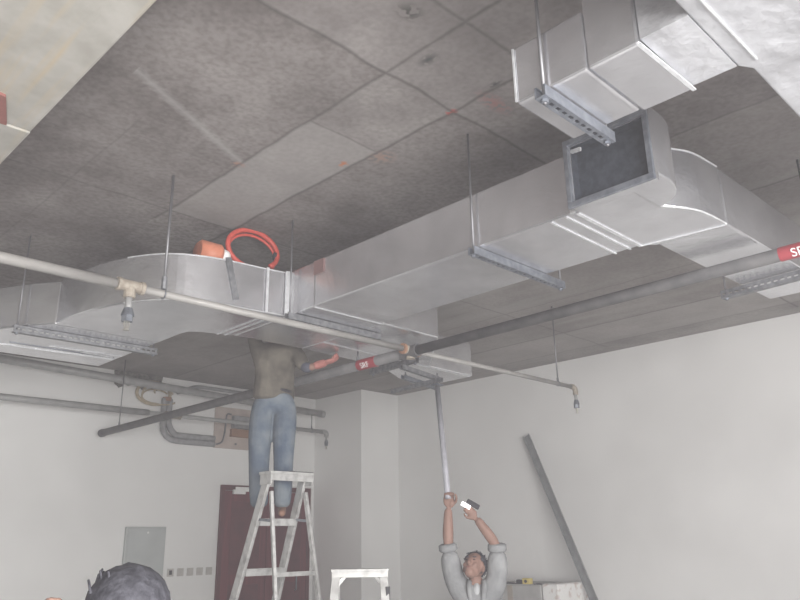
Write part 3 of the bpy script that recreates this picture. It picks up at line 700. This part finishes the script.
def head_pieces(c, fwd, upv, s=1.0):
    """skull, jaw, nose, ears, brow in one bmesh; c = centre of the skull"""
    f = Vector(fwd).normalized(); u = Vector(upv); u = (u-f*u.dot(f)).normalized(); r = f.cross(u)
    m = Matrix((r, f, u)).transposed()        # local x right, y forward, z up
    bm = BM(); c = Vector(c)
    def P(x, y, z): return c+m @ Vector((x*s, y*s, z*s))
    def bl(x, y, z, rx, ry, rz): ball(bm, P(x, y, z), (rx*s, ry*s, rz*s), 3, m)
    bl(0, -.012, .03, .077, .098, .088); bl(0, .03, -.035, .062, .062, .075); bl(0, .055, -.085, .040, .038, .033)
    bl(0, .05, .0, .060, .045, .07)
    bl(0, .098, -.018, .012, .018, .030); bl(0, .107, -.034, .017, .015, .012)       # nose
    bl(0, .083, .022, .045, .014, .010)                                               # brow
    bl(0, .088, -.062, .026, .012, .008); bl(0, .086, -.073, .022, .012, .008)        # lips
    for sx in (-1, 1):
        bl(sx*.079, -.005, -.01, .010, .020, .032); bl(sx*.038, .070, -.03, .022, .02, .022)
    return bm, P, m
def hand_meshes(wrist, fdir, palm_n, side, curl=1.2, s=1.0, thumb_curl=.6):
    """wrist point, direction of the fingers, palm normal (towards what is held), side=+1 thumb on fdir x palm_n"""
    f = Vector(fdir).normalized(); n = Vector(palm_n); n = (n-f*n.dot(f)).normalized(); t = f.cross(n)*side
    w0 = Vector(wrist); out = []
    def W(a, b, c): return w0+(t*a+f*b+n*c)*s
    bm = BM()
    mt = Matrix((t, f, n)).transposed()
    ball(bm, W(.0, .05, 0), (.040*s, .052*s, .017*s), 3, mt); ball(bm, W(.022, .03, .006), (.02*s, .032*s, .017*s), 2, mt); out.append(bm)
    for k, (off, L, r) in enumerate(((.029, .072, .0095), (.010, .080, .0098), (-.010, .075, .0093), (-.029, .058, .0082))):
        p = Vector((off, .075, 0)); a = .25*curl; pts = [(W(off*.8, .05, 0), r*1.05*s), (W(*p), r*1.1*s)]
        for seg, (fr, da) in enumerate(((.45, .25), (.32, .75), (.23, .65))):
            a += da*curl*.8 if seg else 0
            p = p+Vector((0, math.cos(a)*L*fr, math.sin(a)*L*fr)); pts.append((W(*p), r*(1-.1*seg)*s))
            a += .25*curl
        v, e = chain(pts); out.append(skin_mesh(v, e, 1))
    p = Vector((.03, .02, .006)); pts = [(W(.012, .02, .004), .013*s), (W(*p), .0125*s)]
    for seg, (q) in enumerate(((.052, .045, .016), (.054, .072, .016+.022*thumb_curl), (.044, .092, .016+.045*thumb_curl))):
        pts.append((W(*q), (.0115-.0012*seg)*s))
    v, e = chain(pts); out.append(skin_mesh(v, e, 1))
    return out
def frame(base, Rv):
    Rv = Vector(Rv).normalized(); Fv = Vector((Rv.y, -Rv.x, 0)); B0 = Vector(base)   # F points right-handed towards the viewer side
    return (lambda a, b, c: B0+Rv*a+Fv*b+Vector((0, 0, c))), Rv, Fv
def foot_mesh(ank, fdir, s=1.0, boot=False):
    f = Vector(fdir).normalized(); k = 1.12 if boot else 1
    v, e = chain([(ank+Vector((0, 0, .05)), .036*k), (ank+Vector((0, 0, -.01))-f*.012, .038*k), (ank+f*.06+Vector((0, 0, -.03)), (.036*k, .036*k)), (ank+f*.13+Vector((0, 0, -.045)), (.034*k, .034*k)), (ank+f*.175+Vector((0, 0, -.052)), (.024*k, .024*k))])
    return skin_mesh(v, e, 2)

# ---- man on the ladder (front turned to the room, head and shoulders above the duct edge)
W1, Rv, Fv = frame((4.075, 5.765, 0), (.81, -.59, 0))
zs = 1.815
m1 = thing('person', 'man in blue jeans standing on the tall ladder, his head hidden above the duct', 'person', None, (4.03, 5.79, zs)); inv1 = Matrix.Translation(-m1.location)
an1 = W1(-.105, .035, zs+.085); an2 = W1(.095, .045, zs+.085)
kn1 = W1(-.125, .06, zs+.54); kn2 = W1(.095, .09, zs+.54); pe = W1(-.01, 0, zs+1.08)
hp1 = W1(-.11, 0, zs+1.0); hp2 = W1(.10, 0, zs+1.0)
ch = W1(-.01, -.02, zs+1.38); sh1 = W1(-.20, .0, zs+1.56); sh2 = W1(.18, .0, zs+1.56); nk = W1(-.01, 0, zs+1.64)
el1 = W1(-.24, .0, zs+1.86); wr1 = W1(-.12, .04, zs+2.08)
el2 = W1(.27, .12, zs+1.35); wr2 = W1(.44, .20, zs+1.39)
V = [(pe, (.15, .11)), (W1(-.01, 0, zs+1.22), (.14, .105)), (ch, (.155, .11)), (W1(-.01, -.01, zs+1.53), (.13, .09)), (nk, .055), (W1(-.01, 0, zs+1.70), .052),
     (hp1, .092), (kn1, .058), (an1, .042), (hp2, .092), (kn2, .058), (an2, .042),
     (sh1, .062), (el1, .044), (wr1, .030), (sh2, .062), (el2, .044), (wr2, .030)]
E_ = [(0, 1), (1, 2), (2, 3), (3, 4), (4, 5), (0, 6), (6, 7), (7, 8), (0, 9), (9, 10), (10, 11), (3, 12), (12, 13), (13, 14), (3, 15), (15, 16), (16, 17)]
body = skin_mesh(V, E_, 2)
hd, HP, hm = head_pieces(W1(-.01, .03, zs+1.78), Fv+Vector((0, 0, .25)), (0, 0, 1))
ms = [body, hd, foot_mesh(an1, Fv), foot_mesh(an2, Fv)]
ms += hand_meshes(wr1, (wr1-el1).normalized(), Fv, 1, .9); ms += hand_meshes(wr2, (wr2-el2).normalized(), (0, 0, 1), -1, 1.2)
merged(ms, 'body', 'skin', m1, .009, inv=inv1)
def mpart(meshes, name, mat, par, inv, voxel=.01, it=3): return merged(meshes, name, mat, par, voxel, it, inv)
V, E_ = [(pe, (.185, .135)), (hp1, .128), (kn1+Vector((0, 0, .18)), .118), (kn1, .104), (W1(-.118, .05, zs+.28), .096), (an1+Vector((0, 0, -.005)), .086), (hp2, .128), (kn2+Vector((0, 0, .18)), .114), (kn2, .10), (W1(.098, .065, zs+.28), .092), (an2+Vector((0, 0, -.005)), .082), (W1(-.01, 0, zs+1.15), (.165, .125))], [(0, 1), (1, 2), (2, 3), (3, 4), (4, 5), (0, 6), (6, 7), (7, 8), (8, 9), (9, 10), (0, 11)]
mpart([skin_mesh(V, E_, 2)], 'jeans', 'jeans', m1, inv1)
b = BM(); pts = [W1(-.01+.150*math.cos(a), .118*math.sin(a), zs+1.155-.01*math.cos(a)) for a in [k*2*PI/28 for k in range(29)]]; tube(b, pts, .017, 8, caps=False)
o = obj('belt', b, 'belt', m1, smooth=True); o.matrix_parent_inverse = inv1
V, E_ = [(W1(-.015, 0, zs+1.04), (.235, .155)), (W1(-.015, 0, zs+1.12), (.235, .155)), (W1(-.01, 0, zs+1.22), (.225, .145)), (ch, (.225, .135)), (W1(-.01, -.0, zs+1.53), (.17, .10)), (W1(-.01, -.0, zs+1.62), .07),
     (sh1, .082), (el1, .062), (sh2, .082), (el2, .07)], [(0, 1), (1, 2), (2, 3), (3, 4), (4, 5), (4, 6), (6, 7), (4, 8), (8, 9)]
mpart([skin_mesh(V, E_, 2)], 'shirt', 'shirt1', m1, inv1)
V, E_ = chain([(W1(.25, .07, zs+1.42), .056), (el2, .062), (W1(.345, .157, zs+1.367), .056)]); mpart([skin_mesh(V, E_, 1)], 'sleeve', 'darkshirt', m1, inv1)
g = [skin_mesh(*chain([(W1(.345, .157, zs+1.367), .046), (wr2, .043), (wr2+(wr2-el2).normalized()*.03, .04)]), 1)]+hand_meshes(wr2, (wr2-el2).normalized(), (0, 0, 1), -1, 1.2, 1.28)
mpart(g, 'glove', 'glove', m1, inv1, .008, 2)
for a_ in (an1, an2):
    sh = foot_mesh(a_, Fv, boot=True); mpart([sh], 'shoe', 'leather', m1, inv1, .009, 2)
b = BM(); ball(b, HP(0, -.018, .045), (.084, .098, .082), 3, hm)
for v in b.verts: v.co += v.normal*.006*noise.noise(v.co*40) if v.normal.length else Vector()
o = obj('hair', b, 'hair', m1, smooth=True); o.matrix_parent_inverse = inv1

# ---- man reaching up with the pole
W2, Rv, Fv = frame((5.08, 4.22, 0), (.64, -.768, 0))
m2 = thing('person', 'man in light grey shirt reaching up with both arms, holding a pole', 'person', None, (5.08, 4.22, 0)); inv2 = Matrix.Translation(-m2.location)
pe = W2(-.01, .0, .84); hp1 = W2(-.10, 0, .78); hp2 = W2(.08, 0, .78); kn1 = W2(-.13, .05, .44); kn2 = W2(.12, .02, .44); an1 = W2(-.15, .0, .085); an2 = W2(.15, -.03, .085)
ch = W2(-.01, 0, 1.06); nk0 = W2(-.02, -.01, 1.205); sh1 = W2(-.175, 0, 1.215); sh2 = W2(.145, 0, 1.225)
el1 = W2(-.235, .04, 1.55); wr1 = W2(-.225, .06, 1.865); el2 = W2(.165, .05, 1.545); wr2 = W2(.005, .10, 1.775)
V = [(pe, (.145, .105)), (W2(-.01, 0, .95), (.13, .095)), (ch, (.15, .105)), (nk0, (.11, .08)), (W2(-.02, .01, 1.27), .055), (W2(-.025, .02, 1.33), .052),
     (hp1, .09), (kn1, .056), (an1, .04), (hp2, .09), (kn2, .056), (an2, .04),
     (sh1, .060), (el1, .043), (W2(-.235, .05, 1.66), .052), (wr1, .036), (sh2, .060), (el2, .043), (W2(.12, .07, 1.62), .050), (wr2, .035)]
E_ = [(0, 1), (1, 2), (2, 3), (3, 4), (4, 5), (0, 6), (6, 7), (7, 8), (0, 9), (9, 10), (10, 11), (3, 12), (12, 13), (13, 14), (14, 15), (3, 16), (16, 17), (17, 18), (18, 19)]
hf = (Fv*.72+Rv*(-.28)+Vector((0, 0, .62))).normalized()
hc_ = W2(-.03, .05, 1.385)
hd, HP, hm = head_pieces(hc_, hf, Vector((0, 0, 1))-Fv*.6+Rv*.25, 1.08)
pole_dir = (Vector((5.40, 4.92, 3.08))-W2(-.225, .09, 1.93)).normalized()
ms = [skin_mesh(V, E_, 2), hd, foot_mesh(an1, Fv), foot_mesh(an2, Fv)]
ms += hand_meshes(wr1, Vector((.0, .0, 1))+Rv*.1, Fv*1.0, 1, 2.3, 1.22, 1.6)
ms += hand_meshes(wr2, (Rv*-.6+Vector((0, 0, .7))), Fv*1.0, -1, 1.3, 1.05)
merged(ms, 'body', 'skin', m2, .0075, 3, inv2)
# clothing
V, E_ = [(W2(-.01, 0, .80), (.20, .14)), (W2(-.01, 0, .95), (.20, .135)), (ch, (.21, .13)), (nk0, (.165, .11)), (W2(-.02, .0, 1.255), .08),
     (sh1, .105), (W2(-.215, .02, 1.38), .098), (W2(-.238, .037, 1.54), .080), (sh2, .105), (W2(.165, .02, 1.37), .10), (W2(.170, .048, 1.54), .082)], [(0, 1), (1, 2), (2, 3), (3, 4), (3, 5), (5, 6), (6, 7), (3, 8), (8, 9), (9, 10)]
mpart([skin_mesh(V, E_, 2)], 'shirt', 'shirt2', m2, inv2)
for c, d_ in ((W2(-.240, .038, 1.545), (el1-W2(-.215, .02, 1.38))), (W2(.168, .05, 1.54), (el2-W2(.165, .02, 1.37)))):
    d_ = d_.normalized(); b = BM(); tube(b, [c-d_*.035, c-d_*.02, c+d_*.02, c+d_*.03], [.064, .080, .078, .056], 18)
    for v in b.verts: v.co += (v.co-c).normalized()*.006*noise.noise(v.co*30)
    o = obj('rolled_cuff', b, 'shirt2', m2, smooth=True); o.matrix_parent_inverse = inv2
# open collar and undershirt
b = BM(); ball(b, W2(-.015, .05, 1.12), (.055, .092, .15), 3, Matrix((Rv, Fv, Vector((0, 0, 1)))).transposed())
o = obj('undershirt', b, 'under', m2, smooth=True); o.matrix_parent_inverse = inv2
for sx in (-1, 1):
    b = BM(); pts = [W2(-.015+sx*.06, .06, 1.275), W2(-.015+sx*.062, .115, 1.235), W2(-.015+sx*.05, .15, 1.15), W2(-.01+sx*.02, .16, 1.03)]
    tube(b, smooth_poly([tuple(p) for p in pts], sub=4), [.022]*4+[.024]*4+[.020]*4+[.012], 8)
    o = obj('collar', b, 'shirt2', m2, smooth=True); o.matrix_parent_inverse = inv2
V, E_ = [(pe, (.155, .115)), (hp1, .105), (kn1, .075), (an1+Vector((0, 0, .0)), .062), (hp2, .105), (kn2, .075), (an2, .062)], [(0, 1), (1, 2), (2, 3), (0, 4), (4, 5), (5, 6)]
mpart([skin_mesh(V, E_, 2)], 'trousers', 'trousers', m2, inv2)
for a_ in (an1, an2): mpart([foot_mesh(a_, Fv, boot=True)], 'shoe', 'dark', m2, inv2, .009, 2)
def hair_cap(HP, hm, s, name, par, inv, c=(0, -.02, .045), r=(.085, .098, .085), cut=None, tuft=0, tl=.03):
    b = BM(); ball(b, HP(*c), tuple(q*s for q in r), 4, hm); b.normal_update()
    hc0 = HP(0, 0, 0); hmi = hm.transposed()
    dead = []
    for v in b.verts:
        v.co += (v.co-HP(*c)).normalized()*.007*noise.noise(v.co*45)
    seeds = [v.co.copy() for v in b.verts]
    for v in b.verts:
        l = hmi @ (v.co-hc0)
        if cut and cut(l/s): dead.append(v)
    bmesh.ops.delete(b, geom=dead, context='VERTS')
    if tuft:
        cc = HP(*c)
        for _ in range(tuft):
            p = random.choice(seeds); l = hmi @ (p-hc0)
            if cut and cut(l/s): continue
            n = (p-cc).normalized(); d = (n*.5+Vector((random.uniform(-1, 1), random.uniform(-1, 1), random.uniform(-.8, .5)))*.6).normalized()
            tube(b, [p-n*.004, p+d*tl*.5, p+d*tl*random.uniform(.7, 1.1)+Vector((0, 0, -.004))], [.0035, .0028, .0006], 4)
    o = obj(name, b, 'hair', par, smooth=True); o.matrix_parent_inverse = inv; return o
hair_cap(HP, hm, 1.08, 'hair', m2, inv2, cut=lambda l: (l.y > .052 and l.z < .085) or l.z < -.06 or (l.y > .01 and l.z < .03), tuft=500, tl=.022)
for sx in (-1, 1):
    b = BM(); ball(b, HP(sx*.03, .088, .004), (.012, .008, .006), 2, hm); o = obj('eye', b, 'eye', m2, smooth=True); o.matrix_parent_inverse = inv2
    b = BM(); ball(b, HP(sx*.031, .094, .024), (.02, .006, .0045), 2, hm); o = obj('eyebrow', b, 'hair', m2, smooth=True); o.matrix_parent_inverse = inv2
b = BM(); ball(b, HP(0, .100, -.067), (.024, .006, .007), 2, hm); o = obj('mouth', b, 'lip', m2, smooth=True); o.matrix_parent_inverse = inv2

# pole in his raised fist
pl0 = W2(-.222, .088, 1.94)
po = thing('steel_pole', 'long grey steel pole held upright by the reaching man', 'pole', None, tuple(pl0)); part = child_of(po)
top = Vector((5.40, 4.90, 3.075)); part('pole_tube', tube(BM(), [pl0, pl0+(top-pl0)*.5, top], .026, 12), 'polemat', smooth=True)
b = BM(); bar(b, top-Vector((.05, .0, .005)), top+Vector((.05, 0, -.005)), .08, .014); part('pole_head', b, 'galv')
# phone with its torch on in the other hand
pc = W2(-.035, .13, 1.875)
ph = thing('phone', 'dark phone with a bright lit face in the raised hand of the reaching man', 'phone', None, tuple(pc)); part = child_of(ph)
d1 = (Rv*.85+Vector((0, 0, -.5))).normalized(); d2 = (Vector((0, 0, 1))*.8+Rv*.45-Fv*.3).normalized()
nn = d1.cross(d2).normalized(); d2 = nn.cross(d1); mm = Matrix((d1, d2, nn)).transposed().to_4x4(); mm.translation = pc
part('phone_body', box(BM(), -.045, .07, .0, .04, -.012, .012, mm), 'dark', bevel=.006)
part('lit_screen', box(BM(), -.075, .005, -.035, -.006, -.014, .014, mm), 'glow', bevel=.004)

# ---- foreground head: a man standing just left, seen from behind
W3, Rv, Fv = frame((.832, 1.718, 0), (.895, -.445, 0))
m3 = thing('person', 'dark-haired person close up at the bottom left, only the crown showing', 'person', None, (.845, 1.715, 0)); inv3 = Matrix.Translation(-m3.location)
Bk = -Fv
pe = W3(0, 0, .86); ch = W3(0, 0, 1.12); nk0 = W3(0, 0, 1.27)
V = [(pe, (.14, .105)), (W3(0, 0, .98), (.13, .095)), (ch, (.15, .105)), (nk0, (.11, .08)), (W3(0, -.0, 1.34), .055), (W3(0, -.01, 1.40), .052),
     (W3(-.09, 0, .80), .09), (W3(-.10, -.02, .44), .056), (W3(-.11, 0, .085), .04), (W3(.09, 0, .80), .09), (W3(.10, -.02, .44), .056), (W3(.11, 0, .085), .04),
     (W3(-.18, 0, 1.27), .06), (W3(-.34, -.10, 1.12), .043), (W3(-.235, -.17, 1.38), .029), (W3(.18, 0, 1.27), .06), (W3(.23, 0, .98), .043), (W3(.22, -.08, .75), .029)]
E_ = [(0, 1), (1, 2), (2, 3), (3, 4), (4, 5), (0, 6), (6, 7), (7, 8), (0, 9), (9, 10), (10, 11), (3, 12), (12, 13), (13, 14), (3, 15), (15, 16), (16, 17)]
hd, HP, hm = head_pieces(W3(0, -.01, 1.435), Bk+Vector((0, 0, .05)), (0, 0, 1), 1.0)
ms = [skin_mesh(V, E_, 2), hd, foot_mesh(W3(-.11, 0, .085), Bk), foot_mesh(W3(.11, 0, .085), Bk)]
ms += hand_meshes(W3(-.235, -.17, 1.38), Vector((0, 0, 1))+Rv*.9, Bk*-1.0, 1, .6, 1.0); ms += hand_meshes(W3(.22, -.08, .75), Vector((0, 0, -1)), -Rv, 1, .6)
merged(ms, 'body', 'skin', m3, .009, 3, inv3)
V, E_ = [(W3(0, 0, .86), (.17, .125)), (ch, (.175, .125)), (nk0, (.135, .10)), (W3(0, 0, 1.32), .072), (W3(-.18, 0, 1.27), .082), (W3(-.29, -.07, 1.165), .07), (W3(.18, 0, 1.27), .082), (W3(.22, 0, 1.06), .07)], [(0, 1), (1, 2), (2, 3), (2, 4), (4, 5), (2, 6), (6, 7)]
mpart([skin_mesh(V, E_, 2)], 'shirt', 'darkshirt', m3, inv3)
V, E_ = [(pe, (.155, .115)), (W3(-.09, 0, .78), .105), (W3(-.10, -.02, .44), .075), (W3(-.11, 0, .09), .062), (W3(.09, 0, .78), .105), (W3(.10, -.02, .44), .075), (W3(.11, 0, .09), .062)], [(0, 1), (1, 2), (2, 3), (0, 4), (4, 5), (5, 6)]
mpart([skin_mesh(V, E_, 2)], 'trousers', 'trousers', m3, inv3)
for a_ in (W3(-.11, 0, .085), W3(.11, 0, .085)): mpart([foot_mesh(a_, Bk, boot=True)], 'shoe', 'dark', m3, inv3, .009, 2)
hair_cap(HP, hm, 1.0, 'hair', m3, inv3, c=(0, -.01, .030), r=(.094, .108, .097), cut=lambda l: (l.y > .07 and l.z < .05) or l.z < -.085, tuft=0)
b = BM()
for k in range(9):
    p = HP(-.062+.022*random.uniform(-1, 1), -.03+.04*random.uniform(-1, 1), .095+.012*random.uniform(-1, 1)); d = Vector((random.uniform(-.6, .3), random.uniform(-.5, .5), 1)).normalized()
    tube(b, [p-d*.02, p+d*.012, p+d*random.uniform(.008, .016)], [.004, .0028, .0006], 4)
o = obj('hair_tuft', b, 'hair', m3, smooth=True); o.matrix_parent_inverse = inv3
